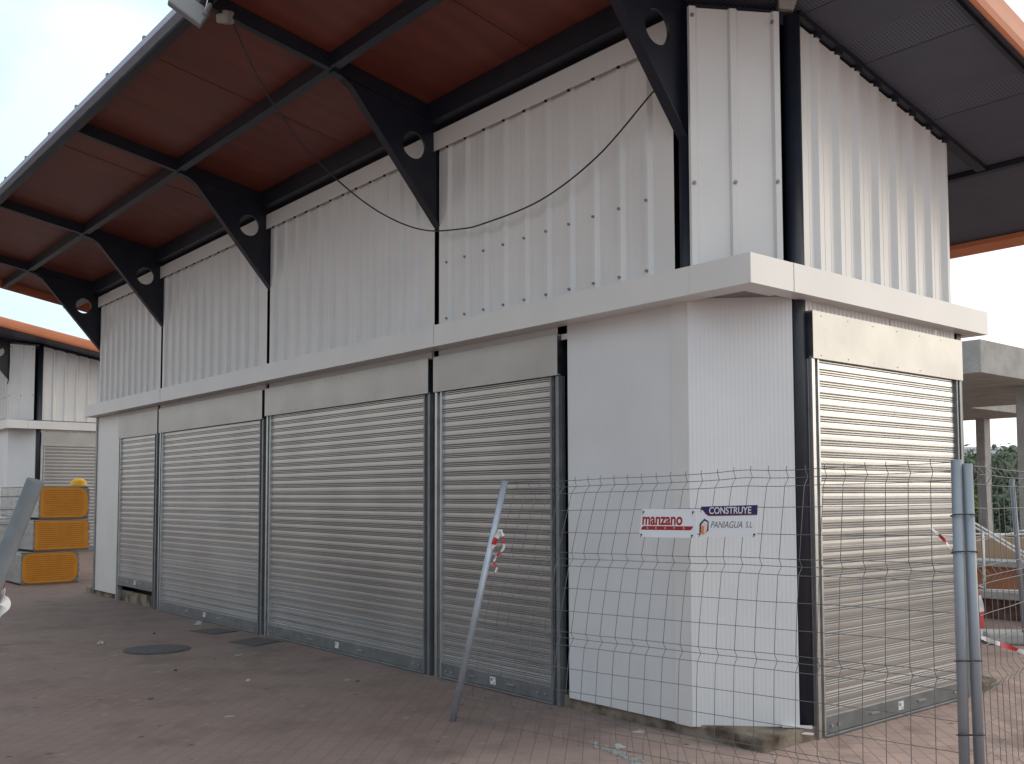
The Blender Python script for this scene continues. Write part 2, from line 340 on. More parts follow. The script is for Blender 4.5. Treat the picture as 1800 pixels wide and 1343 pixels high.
def make_building():
    root = empty('market_building', (0, 0, 0), 'long white metal clad market building with five closed shutters, filling the photo', 'building', 'market buildings')
    # plinth
    MB().prism([(-13.72, .212), (-.112, .212), (-.112, 3.40), (-13.72, 3.40)], -.05, .088).build('plinth', CONCP, root, .012)
    # dark inner core (seen through the gaps)
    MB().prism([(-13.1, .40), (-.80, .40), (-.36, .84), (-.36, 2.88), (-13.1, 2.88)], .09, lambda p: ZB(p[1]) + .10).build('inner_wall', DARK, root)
    # posts
    for i, x in enumerate(POSTX):
        yy = .29 if x < -1 else .245; MB().tube([(x, yy, .0 if x < -1 else .09), (x, yy, 4.98)], .060, 20).build('post', NAVY, root)
    MB().tube([(-.175, .735, 0), (-.175, .735, 4.87)], .060, 20).build('post', NAVY, root)
    MB().box(-.24, -.13, 2.90, 2.975, 0.0, 2.95).build('post', NAVY, root)
    MB().box(-13.19, -13.13, 2.90, 2.96, 0.09, 4.4).build('post', NAVY, root)
    # lower dark steel between the shutters (flat bars beside the posts)
    for x in POSTX[1:4]:
        MB().box(x - .055, x + .03, .25, .262, 0, 3.06).build('mullion', NAVY, root)
    # brackets
    tip = (.235, 4.03); outl = [(.235, 4.03), (.235, 4.99), (.10, 5.016), (-.86, 5.188), (-.80, 5.165), (-.715, 5.115)]
    cy, cz, rad = -.062, 4.745, .122
    def hit(th):
        dx, dz = math.cos(th), math.sin(th); best = None
        for i in range(len(outl)):
            (ax, az), (bx_, bz) = outl[i], outl[(i + 1) % len(outl)]
            ex, ez = bx_ - ax, bz - az; det = -dx * ez + dz * ex
            if abs(det) < 1e-9: continue
            t_ = (-(ax - cy) * ez + (az - cz) * ex) / det; s_ = (dx * (az - cz) - dz * (ax - cy)) / det
            if t_ > 0 and -1e-6 <= s_ <= 1 + 1e-6 and (best is None or t_ < best): best = t_
        return (cy + dx * best, cz + dz * best)
    ths = sorted([2 * math.pi * k / 48 for k in range(48)] + [math.atan2(p[1] - cz, p[0] - cy) % (2 * math.pi) for p in outl])
    for x in POSTX:
        mb = MB(); n = len(ths); vs = []
        for sx in (-.012, .012):
            for th in ths: vs.append((x + sx, cy + rad * math.cos(th), cz + rad * math.sin(th)))
            for th in ths: h = hit(th); vs.append((x + sx, h[0], h[1]))
        fs = []
        for k in range(n):
            k2 = (k + 1) % n
            fs += [(k, k2, n + k2, n + k), (2 * n + k, 3 * n + k, 3 * n + k2, 2 * n + k2), (k, 2 * n + k, 2 * n + k2, k2), (n + k, n + k2, 3 * n + k2, 3 * n + k)]
        mb.add(vs, fs); br_ = mb.build('bracket', NAVY, root)
        fl = MB()
        pp = [(.232, 4.015), (-.715, 5.108), (-.80, 5.160), (-.90, 5.186)]
        for a, b_ in zip(pp, pp[1:]): fl.bar((x, a[0], a[1]), (x, b_[0], b_[1]), .085, .012, (1, 0, 0) if False else (0, .5, .5))
        fl.build('flange', NAVY, br_)
    # rafters and purlins
    def beam_y(x, y0, y1, wd, dz, name='rafter'):
        w2 = wd / 2
        MB().hexa([(x - w2, y0, ZB(y0)), (x + w2, y0, ZB(y0)), (x + w2, y1, ZB(y1)), (x - w2, y1, ZB(y1)), (x - w2, y0, ZB(y0) + dz), (x + w2, y0, ZB(y0) + dz), (x + w2, y1, ZB(y1) + dz), (x - w2, y1, ZB(y1) + dz)]).build(name, NAVY, root)
    for x in POSTX: beam_y(x, -1.99, .36, .06, .125)
    beam_y(-.185, .80, 3.55, .085, .09)
    beam_y(-.69, .36, .9, .06, .1); beam_y(.70, -1.99, 3.5, .03, .035, 'edge_trim')
    def beam_x(y, x0, x1, wd, dz, dz0=0., name='purlin'):
        MB().prism([(x0, y - wd / 2), (x1, y - wd / 2), (x1, y + wd / 2), (x0, y + wd / 2)], lambda p: ZB(p[1]) + dz0, lambda p: ZB(p[1]) + dz).build(name, NAVY, root)
    beam_x(-.90, -14.9, -.72, .07, .128, .003); beam_x(-2.01, -14.9, .74, .07, .128, .004); beam_x(.13, -14.9, -.72, .13, .127, -.06)
    beam_x(3.60, -14.9, .74, .05, .127, .0)
    # chamfer top beam between corner posts
    MB().bar((-.66, .25, 4.935), (-.20, .72, 4.855), .06, .10).build('purlin', NAVY, root)
    # soffits
    def slope_sheet(x0, x1, y0, y1, off, name, material, th=.012):
        MB().prism([(x0, y0), (x1, y0), (x1, y1), (x0, y1)], lambda p: ZB(p[1]) + off, lambda p: ZB(p[1]) + off + th).build(name, material, root)
    xs_ = [-14.93] + [(-14.93 + (-.70 + 14.93) * k / 10) for k in range(1, 11)]
    for k in range(10):
        slope_sheet(xs_[k] + .0015, xs_[k + 1] - .0015, -2.04, .30, .13 + (.004 if k % 2 else 0), 'soffit_board', SOFFIT)
    # right overhang: alternating plain and perforated bands
    ys_ = [-2.04, -1.1, -.72, .35, .85, 1.30, 1.62, 2.36, 2.62, 3.30, 3.56]
    for k in range(len(ys_) - 1):
        slope_sheet(-.705, .772, ys_[k] + .002, ys_[k + 1] - .002, .036 + (.003 if k % 2 else 0), 'soffit_panel', PERFP if k % 2 == 0 else PERF)
    slope_sheet(-14.9, .772, 3.66, 5.20, .07, 'soffit_panel', PERFP)
    # roof sheet with seam clips on the eave
    rf = MB().prism([(-14.95, -1.98), (.79, -1.98), (.79, 5.28), (-14.95, 5.28)], lambda p: ZB(p[1]) + .150, lambda p: ZB(p[1]) + .185)
    rf = rf.build('roof', ROOFT, root)
    cl = MB(); k = 0
    while -.80 - .963 * k > -14.8:
        x = -.80 - .963 * k; z = ZB(-2.1) + .071; cl.box(x - .02, x + .02, -2.12, -2.07, z, z + .035); k += 1
    cl.build_each('seam_clip', GALVD, rf)
    rb = MB()
    for k in range(60):
        x = -14.8 + .26 * k; rb.prism([(x - .03, -1.97), (x + .03, -1.97), (x + .03, 5.27), (x - .03, 5.27)], lambda p: ZB(p[1]) + .184, lambda p: ZB(p[1]) + .21)
    rb.build('standing_seam', ROOFT, rf)
    # eave gutter strip (front), orange rake and back eave edges
    MB().prism([(-14.97, -2.125), (.80, -2.125), (.80, -2.07), (-14.97, -2.07)], lambda p: ZB(-2.1) + (.012 if p[1] < -2.1 else -.006), lambda p: ZB(-2.1) + .070).build('gutter', GUTTER, root)
    def edge(x0, x1, y0, y1, lo, hi, n_):
        m_ = 6
        for_y = abs(y1 - y0) > abs(x1 - x0)
        mb = MB(); pr = [(0, lo), (.012, lo - .004), (.03, lo + .01), (.045, lo + .05), (.05, lo + .12), (.045, hi - .03), (.02, hi), (0, hi)]
        vs = []
        for e in (0, 1):
            for o_, h in pr:
                if for_y: y = (y0, y1)[e]; vs.append((x0 + o_ * n_, y, ZB(y) + h))
                else: x = (x0, x1)[e]; vs.append((x, y0 + o_ * n_, ZB(y0) + h))
        q = len(pr); fs = [(i, (i + 1) % q, q + (i + 1) % q, q + i) for i in range(q)] + [tuple(range(q)), tuple(range(q, 2 * q))]
        mb.add(vs, fs); return mb.build('roof_edge', ORANGE, root)
    edge(.776, .776, -2.14, 5.22, 0.0, .225, 1); edge(-14.955, -14.955, -2.14, 5.22, 0.0, .225, -1)
    edge(-14.98, .80, 5.22, 5.22, 0.0, .225, 1)
    MB().prism([(-14.9, 5.05), (.77, 5.05), (.77, 5.215), (-14.9, 5.215)], lambda p: ZB(p[1]) + .01 - (p[1] - 5.05) * .1, lambda p: ZB(p[1]) + .06).build('eave_trim', ORANGE, root)
    # upper corrugated walls, front bays
    bays = [(-3.555, -.775), (-6.955, -3.625), (-10.365, -7.025), (XL, -10.435)]
    for i, (a, b_) in enumerate(bays):
        Lb = b_ - a
        wp = MB().strip((a, YF), (b_, YF), (0, -1), ribs(Lb, .2655, .13 if i else .16, .030, .030, .026), 3.12, 4.80).build('upper_wall_panel', WHITE, root)
        cp = MB(); cp.box(a - (.02 if i < 3 else 0), b_ + .02, .150, .162, 4.735, 4.905); cp.box(a - (.02 if i < 3 else 0), b_ + .02, .162, .30, 4.897, 4.905)
        # hooked notches under the cap where the ribs end
        cp.build('cap_strip', WHITE, root)
        nt_ = MB(); q = .13 if i else .16
        while q < Lb - .05:
            nt_.box(a + q + .004, a + q + .026, .151, .1665, 4.718, 4.734); q += .2655
        nt_.build_each('rib_end', DARK, root)
        sc = MB()
        for zz in (3.175, 3.68) if i == 0 else ():
            q = (.13 if i else .16)
            while q < Lb - .05:
                sc.tube([(a + q, YF - .028, zz), (a + q, YF - .044, zz)], .011, 8); q += .2655
        sc.build_each('screw', GREYSTEEL, root)
    # upper chamfer panel
    pa, pb = Vector((-.615, .170)), Vector((-.205, .630)); nrm = Vector((pb.y - pa.y, -(pb.x - pa.x))).normalized(); Lc = (pb - pa).length
    ztc = lambda q: 4.93 - .055 * q / Lc
    ch = MB().strip(pa, pb, nrm, [(0, 0), (.010, .026), (.05, .026), (.066, .0), (.27, 0), (.285, .026), (.325, .026), (.342, 0), (.56, 0), (.578, .026), (Lc, .026)], 3.12, ztc).build('upper_wall_panel', WHITE, root)
    sc = MB()
    for q, zz in ((.03, 3.70), (.305, 3.70), (Lc - .03, 3.70), (.03, 4.86), (Lc - .05, 4.80)):
        p = pa + (pb - pa).normalized() * q + nrm * .026; p2 = p + nrm * .016; sc.tube([(p.x, p.y, zz), (p2.x, p2.y, zz)], .012, 8)
    sc.build_each('screw', GREYSTEEL, ch)
    # upper right wall
    ztop = lambda q: ZB(.80 + q) - .015
    ur = MB().strip((-.20, .80), (-.20, 2.97), (1, 0), ribs(2.17, .262, .245, .032, .034, .030), 3.12, ztop).build('upper_wall_panel', WHITE, root)
    nt_ = MB()
    for k in range(8):
        y = .80 + .245 + .262 * k; nt_.box(-.186, -.155, y - .030, y + .034, ztop(y - .8) - .02, ztop(y - .8) + .02)
    nt_.build_each('rib_end', NAVY, ur)
    MB().strip((-.20, 2.97), (XL, 2.97), (0, 1), ribs(XL * -1 - .2, .265, .13, .03, .03, .026, False), 3.12, lambda q: ZB(2.97)).build('upper_wall_panel', WHITE, root)
    MB().strip((XL, 2.97), (XL, .2), (-1, 0), ribs(2.77, .265, .13, .03, .03, .026, False), 3.12, lambda q: ZB(2.97 - q)).build('upper_wall_panel', WHITE, root)
    # fascia band: four joined lengths on the front, two on the right
    Zb, Zt = 2.902, 3.090
    def band(poly_out, poly_in, name='fascia_band'):
        (a, b_), (c, d) = poly_out, poly_in
        mb = MB(); th = .003
        # face, bottom return, top return
        for (p, q) in ((a, b_),):
            P0 = Vector(a); P1 = Vector(b_); I0 = Vector(c); I1 = Vector(d); n0 = (I0 - P0); n1 = (I1 - P1)
            def quad(A, B_, z0, C_, D_, z1): mb.add([(A.x, A.y, z0), (B_.x, B_.y, z0), (D_.x, D_.y, z1), (C_.x, C_.y, z1)], [(0, 1, 2, 3)])
            quad(P0, P1, Zb, P0, P1, Zt)
            quad(P0, P1, Zb, I0, I1, Zb + .002); quad(P0, P1, Zt, I0, I1, Zt + .012)
            quad(P0 + n0 * .02, P1 + n1 * .02, Zb, P0 + n0 * .02, P1 + n1 * .02, Zt)
        return mb.build(name, WHITE, root)
    joints = [-13.30, -9.90, -6.95, -3.36, -.485, 0]
    for k, (a, b_) in enumerate(zip(joints, joints[1:])):
        e = .0015; ox = 0 if b_ < 0 else 1
        yo = [0, .003, 0, .002, 0][k]
        band(((a + e, yo), (b_ - (e if not ox else 0), yo)), ((a + e + (0), .19), ((b_ - e) if not ox else -.0, .19) if not ox else (-.19, .19)))
    band(((0, 0), (0, .452)), ((-.19, .19), (-.19, .452))); band(((.002, .455), (.002, 3.17)), ((-.15, .455), (-.15, 3.17)))
    MB().add([(0.002, 3.17, Zb), (-.30, 3.17, Zb), (-.30, 3.17, Zt), (.002, 3.17, Zt)], [(0, 1, 2, 3)]).box(-.30, 0, 3.05, 3.168, Zb, Zb + .004).build('band_end', WHITE, root)
    MB().add([(-13.30, 0, Zb), (-13.30, .3, Zb), (-13.30, .3, Zt), (-13.30, 0, Zt)], [(0, 1, 2, 3)]).build('band_end', WHITE, root)
    MB().prism([(-.70, .195), (-.195, .195), (-.195, .72), (-.5, .5)], Zb + .02, Zb + .035).build('corner_soffit', GREYSTEEL, root)
    MB().prism([(-13.28, .18), (-.2, .18), (-.15, .3), (-.15, 3.1), (-13.28, 3.1)], Zb + .12, Zb + .14).build('ledge', GREYSTEEL, root)
    # lower panels
    def flat(p0, p1, n_, z0, z1, name='wall_panel', th=.03, mt=WRIB):
        p0 = Vector(p0); p1 = Vector(p1); n_ = Vector(n_).normalized(); a = p0 - n_ * th; b2 = p1 - n_ * th
        return MB().prism([(p0.x, p0.y), (p1.x, p1.y), (b2.x, b2.y), (a.x, a.y)], z0, z1).build(name, mt, root, .0015)
    flat((-1.845, .185), (-.80, .185), (0, -1), .078, 2.965)
    flat((-.7995, .178), (-.655, .176), (0, -1), .072, 2.967, 'corner_trim', .03, WHITE)
    ca, cb = Vector((-.652, .176)), Vector((-.155, .655)); cn = Vector((cb.y - ca.y, -(cb.x - ca.x)))
    flat(ca, cb, cn, .075, 2.955, 'wall_panel')
    # bent drip sheet sticking out below the chamfer panel
    MB().hexa([(-.21, .54, .094), (-.07, .67, .090), (-.10, .71, .092), (-.24, .58, .096), (-.21, .54, .102), (-.07, .67, .098), (-.10, .71, .100), (-.24, .58, .104)]).hexa([(-.105, .60, .060), (-.06, .66, .052), (-.075, .69, .054), (-.105, .64, .062), (-.105, .60, .066), (-.06, .66, .058), (-.075, .69, .060), (-.105, .64, .068)]).build('drip_sheet', WHITE, root)
    flat((XL, .185), (-12.10, .185), (0, -1), .078, 2.90, mt=WHITE)
    flat((-12.10, .185), (-10.49, .185), (0, -1), 2.84, 2.90, mt=WHITE)
    MB().box(XL - .04, XL + .03, .170, .20, .075, 2.90).build('corner_trim', GREYSTEEL, root)
    for a, b_ in ((-10.40, -7.03), (-6.93, -3.655), (-3.545, -1.8455)):
        mid = a + (b_ - a) * .42
        flat((a, .190), (mid - .002, .190), (0, -1), 2.80, 2.965); flat((mid, .190), (b_, .190), (0, -1), 2.80, 2.965)
    flat((-1.96, .19), (-1.85, .19), (0, -1), 2.842, 2.965)
    # strong ribbed strip above the right shutter
    for a, b_ in ((.70, 1.86), (1.865, 2.56), (2.565, 2.86)):
        pr = []; q = 0; Lq = b_ - a
        while q < Lq - .045:
            pr += [(q, 0), (q + .012, .007), (q + .030, .007), (q + .042, 0)]; q += .052
        pr.append((Lq, 0)); MB().strip((-.13, a), (-.13, b_), (1, 0), pr, 2.83, 2.955).build('wall_panel', WHITE, root)
    # other (hidden) lower walls
    flat((-.35, 2.97), (XL, 2.97), (0, 1), .078, 2.95, mt=WHITE); flat((XL, 2.94), (XL, .19), (-1, 0), .078, 2.95, mt=WHITE)
    # shutters
    SH = [(-3.565, -1.925, (.0, .01)), (-6.935, -3.645, (.01, .0)), (-10.32, -7.015, (.0, .0)), (-12.085, -10.42, (.0, .0))]
    for k, (a, b_, ov) in enumerate(SH):
        z0 = 0 if k < 3 else .235
        c = shutter(root, (a, .205), (b_, .205), (0, -1), z0, 2.50, (2.525 if k < 2 else 2.497, 2.842), ov, .062 if k < 3 else .045, .10)
        if k == 3:
            MB().box(-11.99, -10.52, .215, .26, .0, .16).build('threshold', CONCP, c)
            c['label'] = 'narrow shutter stopping short of the ground'
    shutter(root, (-.125, .765), (-.125, 2.865), (1, 0), 0, 2.50, (2.510, 2.832), (-.0, .0), .055, .085)
    return root
bld = make_building()

nb = copy_tree(bld); nb.location = (-21.1, .58, .28)
nb['label'] = 'smaller looking white market building behind the orange panel bundles, under its own orange roof edge'

ob = copy_tree(bld); ob.location = (-14.1, -11.3, 0); ob.rotation_euler = (0, 0, math.pi)  # out-of-view copy, added to shade the lane and reflect in the long facade
ob['label'] = 'unseen market building added across the lane behind the camera to shade the long one'

# things on the neighbour roof
ac = empty('air_conditioner', (-20.2, 3.2, ZB(2.6) + .40), 'flat pale rooftop unit lying on the far orange roof', 'rooftop unit')
MB().box(-.32, .28, -.15, .30, .0, .16).build('casing', FARW, ac, .02); MB().box(-.34, .32, -.17, .32, .16, .19).build('lid', FARG, ac)
an = MB().tube([(-20.6, 2.3, 5.0), (-20.6, 2.3, 5.78)], .008, 6).bar((-20.66, 2.3, 5.62), (-20.54, 2.3, 5.62), .02, .02).build('antenna', GREYSTEEL)
tag(an, 'thin short mast standing on the far orange roof', 'antenna')

# ------------------------------------------------------------------ floodlight, boxes, cables
fl = empty('street_lamp_head', (-3.56, -1.99, 5.30), 'grey rectangular LED lamp head hung from the roof edge', 'lamp')
LA, LB, LC, LD = [Vector(p) - Vector((-3.56, -1.99, 5.30)) for p in ((-3.452, -2.358, 5.235), (-3.301, -2.161, 5.053), (-3.355, -2.053, 5.217), (-3.512, -2.257, 5.398))]
nU = (LB - LA).cross(LD - LA).normalized(); nU = nU if nU.z > 0 else -nU
def lampbox(mb, a, b_, c, d, h0, h1): mb.hexa([p + nU * h0 for p in (a, b_, c, d)] + [p + nU * h1 for p in (a, b_, c, d)])
def lq(u, v): return LA + (LB - LA) * u + (LD - LA) * v
hm = MB(); lampbox(hm, lq(0, 0), lq(1, 0), lq(1, 1), lq(0, 1), 0, .05); hm.build('housing', LGREY, fl, .014)
hm = MB(); lampbox(hm, lq(.07, .16), lq(.60, .16), lq(.60, .84), lq(.07, .84), -.006, .002); hm.build('lens', LENS, fl)
q0 = lq(.93, .55) + nU * .045
MB().tube([q0, q0 + Vector((-.02, .05, .10)), Vector((-3.56, -1.98, 5.41)) - Vector((-3.56, -1.99, 5.30))], .018, 10).build('arm', LGREY, fl)
MB().tube([q0 + nU * .01, q0 + nU * .01 + Vector((.02, .03, .18))], .006, 6).build('safety_wire', GALV, fl)
jb = MB().box(-.055, .055, -.05, .05, -.05, .05).build('junction_box', BOXG, None, .014); jb.location = (-3.60, -1.84, 5.37); jb.rotation_euler = (.3, .2, .5)
tag(jb, 'small grey box under the beam beside the lamp head', 'junction box')
jb = MB().hexa([(-.05, -.06, -.035), (.05, -.06, -.035), (.05, .06, -.035), (-.05, .06, -.035), (-.065, -.075, .04), (.065, -.075, .04), (.065, .075, .04), (-.065, .075, .04)]).build('junction_box', BOXG, None, .01)
jb.location = (-.19, .70, 4.93); jb.rotation_euler = (0, .15, .75); tag(jb, 'grey box fixed on top of the corner post under the soffit', 'junction box')

def smooth(pts, n=8):
    P_ = [Vector(p) for p in pts]; o_ = []
    for i in range(len(P_) - 1):
        p0 = P_[max(i - 1, 0)]; p1 = P_[i]; p2 = P_[i + 1]; p3 = P_[min(i + 2, len(P_) - 1)]
        for k in range(n):
            t_ = k / n; o_.append(.5 * ((2 * p1) + (-p0 + p2) * t_ + (2 * p0 - 5 * p1 + 4 * p2 - p3) * t_ ** 2 + (-p0 + 3 * p1 - 3 * p2 + p3) * t_ ** 3))
    o_.append(P_[-1]); return o_
cb = MB().tube(smooth([(-3.60, -1.86, 5.50), (-3.59, -1.826, 5.417), (-3.59, -1.555, 4.94), (-3.59, -1.224, 4.552), (-3.59, -.959, 4.347), (-3.59, -.571, 4.131), (-3.59, -.22, 4.019), (-3.57, .085, 3.99), (-3.12, .10, 3.91), (-2.776, .10, 3.884), (-2.053, .10, 3.914), (-1.419, .10, 4.093), (-.883, .10, 4.392), (-.71, .13, 4.50)]), .0065, 8).build('cable', CABLE)
tag(cb, 'thin black cable sagging from the lamp head past the bracket tips to the corner bracket', 'cable')
cb = MB().tube(smooth([(-21.55, .70, 5.1), (-21.52, .70, 4.75), (-21.58, .70, 4.4), (-21.66, .70, 4.25)]), .012, 6).build('cable', CABLE)
tag(cb, 'short loose black wire hanging on the white corner of the far building', 'cable')

# ------------------------------------------------------------------ fences
def lerp(a, b_, t_): return a + (b_ - a) * t_
FOLDS = [0, .042, .086, .20, .345, .475, .518, .560, .705, .85, .985, 1.028, 1.07, 1.215, 1.36, 1.495, 1.535, 1.575, 1.665]
def fence_surface(TL, TR, BL, BR, bulge=None):
    H = FOLDS[-1]
    def P_(s_, d_):
        v = d_ / H; a = lerp(TL, TR, s_); b_ = lerp(BL, BR, s_); p = lerp(a, b_, v)
        if bulge: p = p + bulge(s_, v)
        return p
    return P_
def make_fence(name, TL, TR, BL, BR, nv, label, cat, normal, group, bulge=None, poles=(), wr=.0020, pm=None):
    base = Vector((TL + TR) / 2); base.z = 0
    root = empty(name, base, label, cat, group); PF = fence_surface(TL, TR, BL, BR, bulge); nrm = Vector(normal).normalized()
    mb = MB(); rnd = random.Random(nv)
    vsamples = []
    for i, d_ in enumerate(FOLDS):
        k = 0
        if i in (1, 6, 11, 16): k = .030
        vsamples.append((d_, k))
    for j in range(nv):
        s_ = j / (nv - 1); ph = rnd.uniform(-.0025, .0025)
        pts = [PF(s_, -.022) - base]
        pts += [PF(s_, d_) + nrm * k + Vector((ph, ph, 0)) - base for d_, k in vsamples]
        pts.append(PF(s_, FOLDS[-1] + .03) - base)
        mb.tube(pts, wr, 5, False)
    for d_, k in vsamples:
        amp = rnd.uniform(0, .002)
        pts = [PF(s_, d_) + nrm * (k + .004) + Vector((0, 0, amp * math.sin(s_ * 25 + d_ * 9))) - base for s_ in [q / 40 for q in range(41)]]
        mb.tube(pts, wr, 5, False)
    mb.build('wire_mesh', WIRE, root)
    for a, b_, rad in poles:
        a = Vector(a) - base; b_ = Vector(b_) - base
        po = MB().tube([a, b_], rad, 18).build('pole', pm or (BRIGHTP if label.startswith('sagging') and a.x < 0 else POLE), root)
    return root, PF
TL, TR = Vector((-1.753, -.507, 1.684)), Vector((1.40, -.345, 1.752)); BL, BR = Vector((-2.05, -.72, .03)), Vector((1.35, -.24, .06))
def bulgeA(s_, v):
    return Vector((0, -.05, 0)) * math.sin(math.pi * min(1, s_ * 1.1)) * math.sin(math.pi * v) + Vector((-.035, 0, 0)) * math.sin(math.pi * v) * (1 - s_) + Vector((0, 0, .012)) * math.exp(-((s_ - .63) / .05) ** 2) * (1 - v) ** 4
fA, PFA = make_fence('mesh_fence', TL, TR, BL, BR, 29, 'sagging wire mesh fence panel across the white corner, carrying the two signs', 'fence', (-.06, 1, .05), 'site fence panels', bulgeA,
    [((-1.757, -.509, 1.705), (-2.073, -.739, 0), .0235), ((1.408, -.341, 1.764), (1.360, -.246, .0), .0245)])
TL2, TR2 = Vector((1.446, -.27, 1.735)), Vector((.80, 3.02, 1.70)); BL2, BR2 = Vector((1.42, -.13, .05)), Vector((.86, 3.1, .05))
fB, PFB = make_fence('mesh_fence', TL2, TR2, BL2, BR2, 29, 'wire mesh fence panel running away from the double pole along the right edge', 'fence', (1, .18, 0), 'site fence panels', None,
    [((1.440, -.302, 1.745), (1.408, -.187, 0), .0245)])
# far panel with concrete foot
TL3, TR3 = Vector((-1.03, 5.95, 1.70)), Vector((1.6, 8.0, 1.72)); BL3, BR3 = Vector((-1.0, 6.03, .1)), Vector((1.6, 8.0, .1))
fC, PFC = make_fence('mesh_fence', TL3, TR3, BL3, BR3, 29, 'farther mesh fence panel standing in a concrete foot by the orange wall', 'fence', (1, -.6, 0), 'site fence panels', None, [((-1.03, 5.93, 1.76), (-.99, 6.04, .05), .026), ((1.6, 8.0, 1.76), (1.6, 8.0, .05), .026)])
ft = MB().prism([(-.38, -.14), (.30, -.20), (.36, .02), (.28, .16), (-.36, .18)], 0, .13).build('concrete_block', CONC, None, .03); ft.location = (-1.06, 6.08, 0); ft.rotation_euler = (0, 0, .75)
tag(ft, 'concrete block foot at the base of the far fence pole', 'fence foot')
# panel at the left edge, close to the camera
TRn, BRn = Vector((.560, -4.215, 1.60)), Vector((.12, -4.60, .02)); TLn, BLn = TRn + Vector((-2.7, -1.9, .02)), BRn + Vector((-2.7, -1.9, .02))
make_fence('mesh_fence', TLn, TRn, BLn, BRn, 29, 'near fence panel at the left edge ending in a leaning grey pole', 'fence', (-.5, .8, .05), 'site fence panels', None, [((.588, -4.186, 1.646), (.093, -4.628, 0.0), .0245)], pm=DULLP)
cp = MB().tube([(.589, -4.185, 1.6465), (.5905, -4.1835, 1.651)], .0262, 18)
# wire ties round the double pole
ties = [(1.50, 'upper tie wire around the double pole'), (1.325, 'tie wire around the double pole, just under the highest one'), (.81, 'tie wire around the double pole below the tape'), (.46, 'lowest tie wire around the double pole')]
for z, lb in ties:
    v = 1 - z / 1.75; A = lerp(Vector((1.408, -.341, 0)), Vector((1.360, -.246, 0)), v); B_ = lerp(Vector((1.440, -.302, 0)), Vector((1.408, -.187, 0)), v)
    d = (B_ - A).normalized(); n_ = Vector((d.y, -d.x, 0)); pts = []
    for k in range(25):
        th = 2 * math.pi * k / 24; c = math.cos(th); s_ = math.sin(th)
        cen = B_ if c > 0 else A; p = cen + d * c * .031 + n_ * s_ * .031; pts.append((p.x, p.y, z + .006 * s_))
    o = MB().tube(pts, .0028, 6, False).build('wire_tie', CABLE); tag(o, lb, 'wire tie', 'tie wires on the double pole')

# ------------------------------------------------------------------ barrier tape
def ribbon(pts, wid, twist=0, name='barrier_tape', period=.11):
    """returns white base ribbon and red patches following it"""
    P_ = smooth(pts, 10); L_ = 0; runs = []; frames = []
    for i, p in enumerate(P_):
        d = (P_[min(i + 1, len(P_) - 1)] - P_[max(i - 1, 0)]).normalized(); 
        view = Vector((-.77, .64, 0)); sd_ = d.cross(view).normalized()
        ang = twist * math.sin(i * .45); sd_ = (sd_ * math.cos(ang) + view * math.sin(ang)).normalized()
        if i: L_ += (p - P_[i - 1]).length
        frames.append((p, sd_ * wid / 2, L_))
    for i in range(len(frames) - 1):
        (p, s_, l0), (q, t_, l1) = frames[i], frames[i + 1]
        n_ = Vector((.0006, -.0006, 0)); kk = int(l0 / period)
        if not runs or runs[-1][0] != kk: runs.append((kk, MB()))
        tgt = runs[-1][1]
        tgt.add([p - s_ - n_, p + s_ - n_, q + t_ - n_, q - t_ - n_, p - s_ + n_, p + s_ + n_, q + t_ + n_, q - t_ + n_], [(0, 1, 2, 3), (7, 6, 5, 4), (0, 3, 7, 4), (1, 5, 6, 2)])
    return runs
def tape(label, segs, group=None):
    root = empty('barrier_tape', segs[0][0][0], label, 'tape', group); b0 = Vector(segs[0][0][0])
    for pts, wid, tw, per in segs:
        for kk, mb in ribbon([Vector(p) - b0 for p in pts], wid, tw, period=per):
            mb.build('red_stripe' if kk % 2 else 'white_stripe', RTAPE if kk % 2 else WTAPE, root)
    return root
tape('torn red and white tape scrap tied beside the leaning thin pole', [([(-1.747, -.556, 1.355), (-1.78, -.572, 1.30), (-1.81, -.575, 1.245), (-1.80, -.575, 1.235)], .035, .3, .06), ([(-1.745, -.556, 1.36), (-1.71, -.562, 1.30), (-1.70, -.57, 1.235), (-1.77, -.58, 1.17), (-1.79, -.585, 1.13), (-1.755, -.59, 1.09), (-1.765, -.592, 1.06)], .018, .9, .055)], 'barrier tape pieces')
tape('red and white tape trailing from behind the double pole towards the right edge', [([(1.30, -.02, 1.25), (1.30, .02, 1.20), (1.312, .05, 1.09), (1.320, .066, 1.0), (1.309, .063, .90), (1.306, .062, .885)], .026, .5, .085), ([(1.306, .062, .885), (1.345, .102, .863), (1.393, .169, .835), (1.47, .26, .795), (1.60, .40, .74)], .022, .6, .10)], 'barrier tape pieces')
tape('short tape end crossing the mesh left of the double pole', [([(1.20, -.20, 1.435), (1.235, -.165, 1.39), (1.262, -.13, 1.34), (1.30, -.08, 1.28)], .016, .8, .05)], 'barrier tape pieces')
tape('pink and white tape end on the near pole at the left edge', [([(.485, -4.245, 1.385), (.478, -4.245, 1.36), (.474, -4.25, 1.335)], .03, .3, .028), ([(.474, -4.25, 1.335), (.488, -4.245, 1.31), (.505, -4.24, 1.285), (.47, -4.26, 1.25)], .03, .5, 9)], 'barrier tape pieces')

